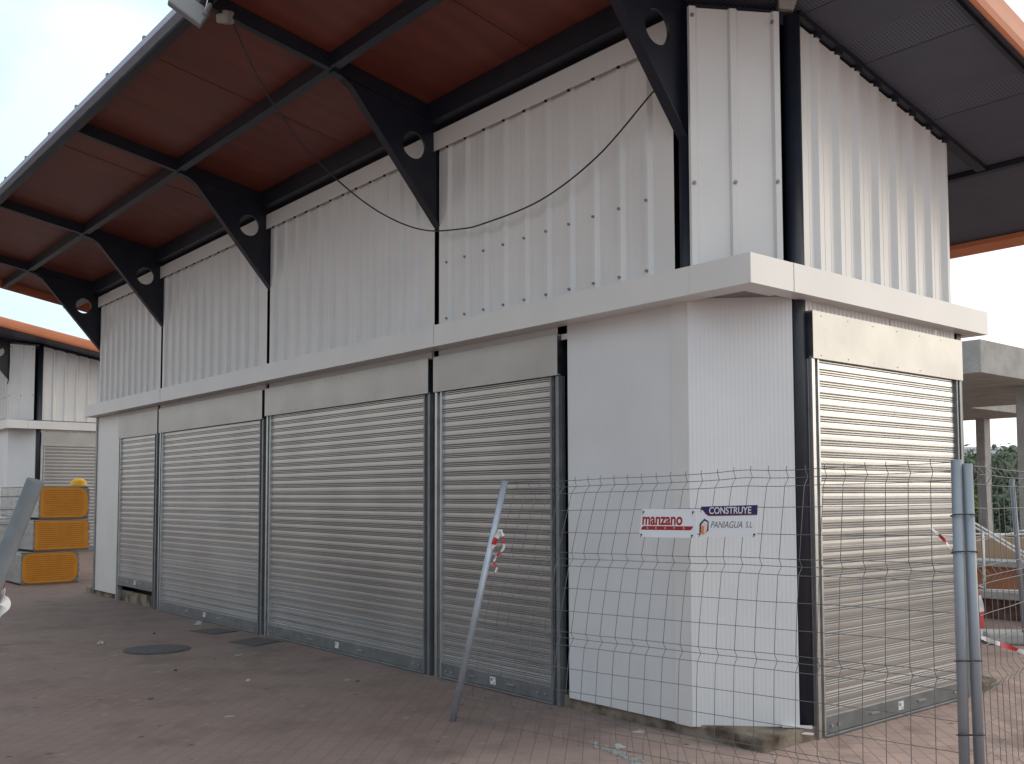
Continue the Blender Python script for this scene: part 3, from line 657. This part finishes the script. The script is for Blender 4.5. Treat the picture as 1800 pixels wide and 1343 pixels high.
# ------------------------------------------------------------------ signs
def text_mesh(txt, size, x, y, mat_, parent, name='lettering', off=0., shear=0., sx=1., spacing=1., z=.0022):
    cu = bpy.data.curves.new('t', 'FONT'); cu.body = txt; cu.size = size; cu.offset = off; cu.shear = shear; cu.space_character = spacing; cu.extrude = .0004
    o = bpy.data.objects.new('t', cu); COL.objects.link(o); dg = bpy.context.evaluated_depsgraph_get()
    me = bpy.data.meshes.new_from_object(o.evaluated_get(dg)); bpy.data.objects.remove(o)
    me.materials.clear(); me.materials.append(mat_)
    x0 = min(v.co.x for v in me.vertices)
    for v in me.vertices: v.co = ((v.co.x - x0) * sx + x, v.co.y + y, v.co.z + z)
    q = bpy.data.objects.new(name, me); COL.objects.link(q); q.parent = parent; return q
def poly(mb, pts, z): mb.add([(x, y, z) for x, y in pts], [tuple(range(len(pts)))])
def place_sign(root, bl, br, tl):
    bl, br, tl = Vector(bl), Vector(br), Vector(tl); X_ = (br - bl).normalized(); Y_ = (tl - bl); Y_ = (Y_ - X_ * Y_.dot(X_)).normalized(); Z_ = X_.cross(Y_)
    root.matrix_world = Matrix.Translation(bl + Z_ * .012) @ Matrix(((X_.x, Y_.x, Z_.x), (X_.y, Y_.y, Z_.y), (X_.z, Y_.z, Z_.z))).to_4x4()
def board(root, pts, wv=.002):
    mb = MB(); n_ = len(pts); mb.add([(x, y, 0) for x, y in pts] + [(x, y, .0018) for x, y in pts], [tuple(range(n_))[::-1], tuple(range(n_, 2 * n_))] + [(i, (i + 1) % n_, n_ + (i + 1) % n_, n_ + i) for i in range(n_)])
    return mb.build('board', SIGNW, root)
def eyelets(root, pts):
    mb = MB()
    for x, y in pts: mb.tube([(x, y, .0015), (x, y, .0045)], .006, 10); mb.tube([(x, y + .004, .005), (x - .004, y - .016, .005)], .0015, 5)
    mb.build('cable_tie', CABLE, root)
s1 = empty('sign', (0, 0, 0), 'white sign with dark red lettering manzano grupo, tied to the mesh', 'sign', 'company signs on the fence')
W1, H1 = .417, .170
place_sign(s1, (-.462, -.510, 1.345), (-.076, -.488, 1.350), (-.452, -.490, 1.520))
board(s1, [(0, 0), (W1 + .003, 0), (W1, H1 - .002), (.012, H1)])
text_mesh('manzano', .098, .019, .076, SIGNR, s1, off=.0026, sx=.86)
b1 = MB(); poly(b1, [(.010, .044), (.376, .044), (.389, .052), (.398, .067), (.028, .067), (.018, .060)], .0024); b1.build('red_bar', SIGNR, s1)
for k, c in enumerate('GRUPO'): text_mesh(c, .017, .056 + .067 * k, .050, SIGNW, s1, z=.0030)
eyelets(s1, [(.024, .152), (.392, .150), (.016, .014), (.392, .014)])
s2 = empty('sign', (0, 0, 0), 'white sign with a navy corner banner and hexagonal orange logo, right of the other sign', 'sign', 'company signs on the fence')
W2, H2 = .385, .172
place_sign(s2, (-.020, -.488, 1.360), (.363, -.466, 1.368), (-.016, -.468, 1.535))
board(s2, [(0, 0), (W2 - .004, 0), (W2, H2 + .004), (.006, H2)])
b2 = MB(); poly(b2, [(.006, .172), (.020, .152), (.042, .130), (.062, .121), (.384, .124), (.3845, .176)], .0022); b2.build('navy_banner', SIGNN, s2)
b2 = MB(); poly(b2, [(.016, .156), (.042, .1275), (.064, .1165), (.384, .120), (.384, .1235), (.064, .1205), (.044, .130)], .0026); b2.build('red_line', SIGNR, s2)
text_mesh('CONSTRUYE', .054, .066, .130, SIGNW, s2, off=.0006, sx=.90, z=.0030); text_mesh('*', .03, .362, .146, SIGNW, s2, z=.003)
text_mesh('PANIAGUA', .054, .080, .050, SIGNG, s2, shear=.25, sx=.79); text_mesh('S.L', .046, .312, .052, SIGNG, s2, shear=.1, sx=.80)
lg = MB(); cx0, cy0 = .031, .056
poly(lg, [(.002, .024), (.002, .074), (.034, .103), (.064, .087), (.064, .080), (.034, .090), (.014, .068), (.014, .018)], .0022)
poly(lg, [(.064, .087), (.066, .036), (.038, .012), (.038, .018), (.056, .040), (.056, .083)], .0023); lg.build('logo_outline', SIGNN, s2)
lg = MB(); poly(lg, [(.016, .014), (.016, .062), (.034, .058), (.034, .010)], .0024); lg.build('logo_prism', SIGNO, s2)
lg = MB(); poly(lg, [(.034, .010), (.034, .058), (.052, .066), (.052, .026)], .0025); poly(lg, [(.016, .0625), (.033, .080), (.052, .0665), (.034, .0585)], .0025); lg.build('logo_prism_face', SIGNL, s2)
eyelets(s2, [(.012, .158), (.368, .162), (.006, .014), (.368, .014)])

# ------------------------------------------------------------------ insulation panel bundles and helmet
def bundle(loc, rz, w_, h, ln, rnd_c, label, n_=13):
    root = empty('panel_bundle', loc, label, 'panel bundle', 'wrapped panel bundles'); root.rotation_euler = (0, 0, rz)
    def outline(y0, y1, z0, z1, r1, k=8):
        pts = []
        for cx_, cz_, a0 in ((y1 - r1[0], z0 + r1[0], -90), (y1 - r1[1], z1 - r1[1], 0), (y0 + r1[2], z1 - r1[2], 90), (y0 + r1[3], z0 + r1[3], 180)):
            rr_ = r1[(0, 1, 2, 3)[int((a0 + 90) / 90)]]
            for q in range(k + 1): th = R(a0 + 90 * q / k); pts.append((cx_ + rr_ * math.cos(th), cz_ + rr_ * math.sin(th)))
        return pts
    o_ = outline(.012, w_ - .014, .035, h - .008, rnd_c); m_ = len(o_)
    MB().add([(.0, y, z) for y, z in o_] + [(-.25, y, z) for y, z in o_], [tuple(range(m_)), tuple(range(m_, 2 * m_))[::-1]] + [(i, m_ + i, m_ + (i + 1) % m_, (i + 1) % m_) for i in range(m_)]).build('foam_end', FOAM, root)
    # the stack of thin sheets around the foam, slightly uneven
    sh = MB(); rn = random.Random(int(h * 997 + w_ * 31 + loc[2] * 7))
    for k in range(n_):
        z0 = .045 + (h - .07) * k / n_; z1 = z0 + (h - .07) / n_ * .80; j = rn.uniform(-.008, .012)
        sh.box(-ln, -.012 + j * .5, -.012 + j, .010 + j, z0, z1); sh.box(-ln, -.01 + j * .4, w_ - .010 + j, w_ + .016 + j, z0, z1)
    sh.build('panel_edges', FILM, root)
    ln_ = MB()
    for k in range(1, n_):
        z = .05 + (h - .08) * k / n_; ins = .02 + (0.05 if k in (1, n_ - 1) and max(rnd_c) > .1 else 0); ln_.box(.0005, .004, .05 + ins, w_ - .07 - ins, z - .0035, z + .0035)
    ln_.build('panel_joints', mats_joint, root)
    MB().box(-ln, -.02, -.012, w_ + .012, .02, h).build('film_wrap', FILM, root, .03)
    MB().box(-ln, .006, -.016, w_ + .008, h - .006, h + .012).build('top_sheet', FILM, root, .006)
    f_ = MB(); f_.box(-.35, .0, .10, .20, 0, .03); f_.box(-.35, .0, w_ - .3, w_ - .2, 0, .03); f_.box(-.02, .002, .0, w_, 0, .035); f_.build('timber', TIMBER, root)
    return root
mats_joint = mat('foam_joint', (.34, .14, .02), .9)
bundle((-15.66, -.33, .0), .02 + .33 * 0, .98, .58, 2.7, (.16, .16, .14, .12), 'lowest bundle of the stack, rounded orange foam end in white film')
bundle((-15.62, -.14, .60), .10, .98, .56, 2.7, (.02, .05, .02, .02), 'middle bundle of the stack, square orange foam end')
bundle((-15.70, -.04, 1.18), .02, .86, .60, 2.7, (.14, .20, .04, .04), 'topmost bundle of the stack, orange end rounded on its right, helmet on it')
hh = empty('hard_hat', (-15.95, .70, 1.80), 'yellow hard hat resting on the topmost orange bundle', 'helmet')
mb = MB(); vs = []; nr, na = 7, 24
for i in range(nr + 1):
    ph = math.pi / 2 * i / nr
    for k in range(na): th = 2 * math.pi * k / na; vs.append((.125 * math.cos(ph) * math.cos(th), .15 * math.cos(ph) * math.sin(th), .012 + .14 * math.sin(ph)))
mb.add(vs, [(i * na + k, i * na + (k + 1) % na, (i + 1) * na + (k + 1) % na, (i + 1) * na + k) for i in range(nr) for k in range(na)], True); mb.build('shell', YEL, hh)
mb = MB(); mb.prism([(.14 * math.cos(2 * math.pi * k / 24), .165 * math.sin(2 * math.pi * k / 24) + .012) for k in range(24)], 0, .014); mb.build('brim', YEL, hh)

# ------------------------------------------------------------------ covers and litter on the paving
def disc(cx, cy, rx, z0, z1, n_=40): return [(cx + rx * math.cos(2 * math.pi * k / n_), cy + rx * math.sin(2 * math.pi * k / n_)) for k in range(n_)]
mh = empty('manhole_cover', (-6.70, -1.15, 0), 'round dark manhole cover in the paving left of the middle', 'manhole cover')
MB().prism(disc(0, 0, .335, 0, 0), .001, .007).build('frame', SLATEC, mh); MB().prism(disc(0, 0, .295, 0, 0), .007, .012).build('lid', IRON, mh, .002)
for pts, lb in (([(-7.87, -.34), (-7.38, -.27), (-7.46, .10), (-7.90, .03)], 'rectangular dark cover set in the paving, farther one of two'), ([(-6.72, -.36), (-6.22, -.29), (-6.38, .12), (-6.88, .06)], 'rectangular dark cover set in the paving, nearer one of two')):
    c = (sum(p[0] for p in pts) / 4, sum(p[1] for p in pts) / 4); dc = empty('drain_cover', (c[0], c[1], 0), lb, 'cover', 'rectangular covers by the shutters')
    q = [(p[0] - c[0], p[1] - c[1]) for p in pts]
    MB().prism(q, .001, .005).build('frame', SLATEC, dc); MB().prism([(a * .93, b_ * .90) for a, b_ in q], .005, .008).build('lid', IRON, dc)
def scrap(loc, sz, label, material, seed, cat='litter', h=.03):
    rn = random.Random(seed); n_ = 9; vs = [(0, 0, h)]
    for ring, rr_ in ((1, .55), (2, 1.0)):
        for k in range(n_): th = 2 * math.pi * k / n_; q = sz * rr_ * rn.uniform(.6, 1.15); vs.append((q * math.cos(th), q * .55 * math.sin(th), rn.uniform(.1, 1) * h if ring == 1 else rn.uniform(.003, .3 * h)))
    fs = [(0, 1 + k, 1 + (k + 1) % n_) for k in range(n_)] + [(1 + k, 1 + n_ + k, 1 + n_ + (k + 1) % n_, 1 + (k + 1) % n_) for k in range(n_)]
    vs += [(x, y, .002) for x, y, z in vs[1 + n_:1 + 2 * n_]]
    fs += [(1 + n_ + k, 1 + 2 * n_ + k, 1 + 2 * n_ + (k + 1) % n_, 1 + n_ + (k + 1) % n_) for k in range(n_)]
    o = MB().add(vs, fs).build('litter', material); o.location = loc; o.rotation_euler = (0, 0, rn.uniform(0, 6)); tag(o, label, cat, 'scraps on the paving'); return o
scrap((-8.36, -.02, 0), .075, 'crumpled white scrap beside the second shutter from the left', PAPER, 1, h=.05)
scrap((-7.54, -1.45, 0), .07, 'flat white scrap left of the manhole cover', PAPER, 2)
scrap((-5.80, -.66, 0), .075, 'pale scrap between the nearer rectangular cover and the middle of the paving', BOXG, 3, h=.012)
scrap((-4.45, -1.18, 0), .035, 'small white and brown scrap in the middle of the paving', PAPER, 4, h=.02)
scrap((-4.235, -2.10, 0), .035, 'small dark leaf on the paving, nearest to the camera', DSCRAP, 5, h=.01)
scrap((-3.92, -.51, 0), .055, 'thin pale strip on the paving before the third shutter', BOXG, 6, h=.01)
scrap((-3.80, -.47, 0), .03, 'dark crumb beside the thin pale strip', DSCRAP, 16, h=.015)
scrap((-3.235, -1.88, 0), .05, 'faint pale flake left of the foot of the leaning thin pole', BOXG, 7, h=.008)
scrap((-5.35, -1.47, 0), .035, 'dark crumb right below the manhole cover', DSCRAP, 8, h=.02)
scrap((-7.9, -.75, 0), .03, 'dark crumb halfway between the manhole cover and the leftmost shutter', DSCRAP, 9, h=.02)
# spilled cement with crumbs near the fence
sp = MB(); rn = random.Random(5)
for k in range(70):
    t_ = rn.random(); x = -.95 + .95 * t_ + rn.uniform(-.05, .05); y = -.42 - .25 * t_ * 1.0 + rn.uniform(-.05, .05); s_ = rn.uniform(.006, .028)
    q = [(x + s_ * rn.uniform(.7, 1.5) * math.cos(a), y + s_ * rn.uniform(.5, 1) * math.sin(a)) for a in (0, 1.2, 2.4, 3.7, 5)]
    sp.prism(q, .001, rn.uniform(.005, .018))
o = sp.build('cement_rubble', CONC); tag(o, 'broken pale cement crumbs spilled at the foot of the mesh fence', 'rubble', kind='stuff')
for (x, y, sz, sd_, lb) in ((-.98, .02, .05, 21, 'bent white scrap lying against the concrete plinth'), (-.20, -.36, .035, 22, 'small white crumb before the plinth corner'), (-.80, -.36, .045, 23, 'white crumpled scrap on the cement crumbs')):
    scrap((x, y, 0), sz, lb, PAPER, sd_, h=.025)

# ------------------------------------------------------------------ right background
cn = empty('concrete_canopy', (-2.76, 9.09, 0), 'raw concrete canopy on columns behind the right shutter', 'canopy')
cm = MB(); cm.prism([(-9, 0), (0, 0), (0, 5.62), (-2.81, 5.62), (-2.81, 8.95), (-9, 8.95)], 3.33, 3.81); cm.build('slab', CONC, cn, .01)
MB().box(-.53, -.15, 2.33, 2.70, 0, 3.33).build('column', CONC, cn, .01)
MB().box(-4.10, -3.90, 8.62, 8.92, 0, 3.33).build('column', CONC, cn, .01)
MB().box(-8.6, -8.3, 8.6, 8.95, 0, 3.33).build('column', CONC, cn, .01)
MB().box(-8.6, -8.3, .6, .95, 0, 3.33).build('column', CONC, cn, .01)
rw = empty('retaining_wall', (-1.0, 8.0, 0), 'low orange retaining wall with grey coping behind the far fence pole', 'wall')
MB().box(-5, 6, -.02, .5, 0, .26).build('brick_base', BRICKW, rw); MB().box(-5, 6, -.10, .5, .26, .36).build('coping', CONC, rw, .01)
MB().box(-5, 6, .12, .5, .36, .66).build('wall_face', OWALL, rw); MB().box(-5, 6, .05, .5, .66, .74).build('coping', CONC, rw, .01)
MB().box(-5, 6, .62, .8, .66, 1.02).build('upper_wall', TWALL, rw)
MB().box(-5, 6, .5, 1.2, 0, .66).build('terrace_fill', CONC, rw)
rl = empty('railing', (-1.93, 7.18, 0), 'white metal stair railing sloping down before the orange wall', 'railing')
o0 = Vector((-1.93, 7.18, 0))
rm = MB()
for dz in (0, -.05): rm.tube([Vector((-2.10, 6.95, 1.36 + dz)) - o0, Vector((-1.35, 7.93, .62 + dz)) - o0], .013, 8)
rm.build('handrail', WPAINT, rl)
pm = MB(); pm.tube([(0, 0, .45), (0, 0, 1.14)], .018, 8); pm.tube([(-.6, -.5, 1.12), (.9, 1.0, 1.10)], .012, 8); pm.tube([(0, 0, .46), (-.25, -.3, .62)], .012, 8); pm.tube([(.02, .02, .44), (.9, 1.0, .40)], .010, 8)
pm.tube([(-.3, -.3, .95), (.9, 1.0, 1.35)], .008, 6); pm.build('frame', WPAINT, rl)
# planting ------------------------------------------------------
def crown_mesh(seed, n_, rx, rz, leaf, clumps=16):
    rn = random.Random(seed); mb = MB(); cs = []
    for k in range(clumps):
        th = rn.uniform(0, 6.28); rr_ = rx * math.sqrt(rn.random()) * .75; cs.append((rr_ * math.cos(th), rr_ * math.sin(th), rz * rn.uniform(-.75, .85), rn.uniform(.28, .5) * rx))
    for k in range(n_):
        c = rn.choice(cs); v = Vector((rn.gauss(0, 1), rn.gauss(0, 1), rn.gauss(0, 1))).normalized() * c[3] * rn.uniform(.55, 1.05)
        p = Vector(c[:3]) + v; a = Vector((rn.gauss(0, 1), rn.gauss(0, 1), rn.gauss(0, 1))).normalized(); b_ = a.orthogonal().normalized(); s_ = leaf * rn.uniform(.6, 1.4)
        mb.add([p - a * s_, p + b_ * s_ * .45, p + a * s_, p - b_ * s_ * .45], [(0, 1, 2, 3)])
    return mb
def tree(loc, h, rx, rz, seed, label, leafm, cat='tree', n_=2600, leaf=.16, name='tree', group='trees behind the canopy'):
    root = empty(name, loc, label, cat, group)
    tr = MB(); rn = random.Random(seed); tr.tube([(0, 0, 0), (rn.uniform(-.1, .1), 0, h * .4), (rn.uniform(-.2, .2), rn.uniform(-.2, .2), h * .8)], [h * .03, h * .022, h * .01], 8)
    for k in range(5):
        th = k * 1.3; tr.tube([(0, 0, h * (.35 + .07 * k)), (rx * .5 * math.cos(th), rx * .5 * math.sin(th), h * (.55 + .07 * k))], [h * .012, h * .005], 6)
    tr.build('trunk', BARK, root)
    c = crown_mesh(seed, n_, rx, rz, leaf).build('crown', leafm, root); c.location = (0, 0, h - rz * .8); return root
def at(u, v, z):
    c = Vector((3.6386, -4.94737, 1.6)); d = f_ + r_ * ((u - 900) / 1728.49) - u_ * ((v - 771.24) / 1728.49); return c + d * z
for i, (u, dep, h, rx, rz, lb) in enumerate([(1700, 46, 2.9, 2.3, 1.2, 'low grey green tree beside the building edge'), (1722, 60, 3.3, 3.0, 1.7, 'grey green tree left of the rear column'), (1752, 44, 2.9, 1.9, 1.3, 'grey green tree just right of the rear column'),
        (1775, 50, 3.3, 2.2, 1.5, 'grey green tree halfway between the two columns'), (1792, 70, 4.7, 1.1, .8, 'tall pine with a small round top, left of the front column'), (1800, 45, 3.0, 2.2, 1.4, 'bushy tree partly hidden by the front column'), (1738, 75, 3.6, 3.2, 1.8, 'farthest tree, seen behind the rear column')]):
    p = at(u, 877, dep); tree((p.x, p.y, 0), h, rx, rz, 40 + i, lb, LEAF)
p = at(1712, 877, 27); tree((p.x, p.y, 0), 1.75, .75, .75, 61, 'bright green shrub left of the rear column', LEAFB, 'shrub', 1800, .07, 'shrub', 'shrubs')
p = at(1760, 877, 30); tree((p.x, p.y, 0), 1.5, 1.2, .8, 62, 'dull green shrub right of the rear column', LEAF, 'shrub', 1800, .08, 'shrub', 'shrubs')
p = at(1782, 877, 26); tree((p.x, p.y, 0), 1.35, 1.0, .7, 63, 'low shrub beside the front column', LEAF, 'shrub', 1500, .08, 'shrub', 'shrubs')
def far_house(u, dep, w_, h, label, nfl):
    p = at(u, 877, dep); root = empty('far_building', (p.x, p.y, 0), label, 'building', 'far white buildings'); root.rotation_euler = (0, 0, R(50))
    MB().box(-w_ / 2, w_ / 2, 0, 8, 0, h).build('walls', FARW, root); MB().box(-w_ / 2 - .2, w_ / 2 + .2, -.2, 8.2, h, h + .3).build('roof', FARW, root)
    for fz in range(nfl):
        for k in range(int(w_ / 2.2)):
            MB().box(-w_ / 2 + .7 + 2.2 * k, -w_ / 2 + 1.7 + 2.2 * k, -.03, .05, h - 2.2 - 3 * fz, h - 1.0 - 3 * fz).build('window', FARG, root)
far_house(1722, 110, 8.5, 6.6, 'white box shaped house far away, the taller one left of the rear column', 2); far_house(1700, 112, 6, 4.6, 'lower white house far away beside the taller white one', 1)
far_house(1755, 130, 8, 5.0, 'pale house far away above the trees between the columns', 1)
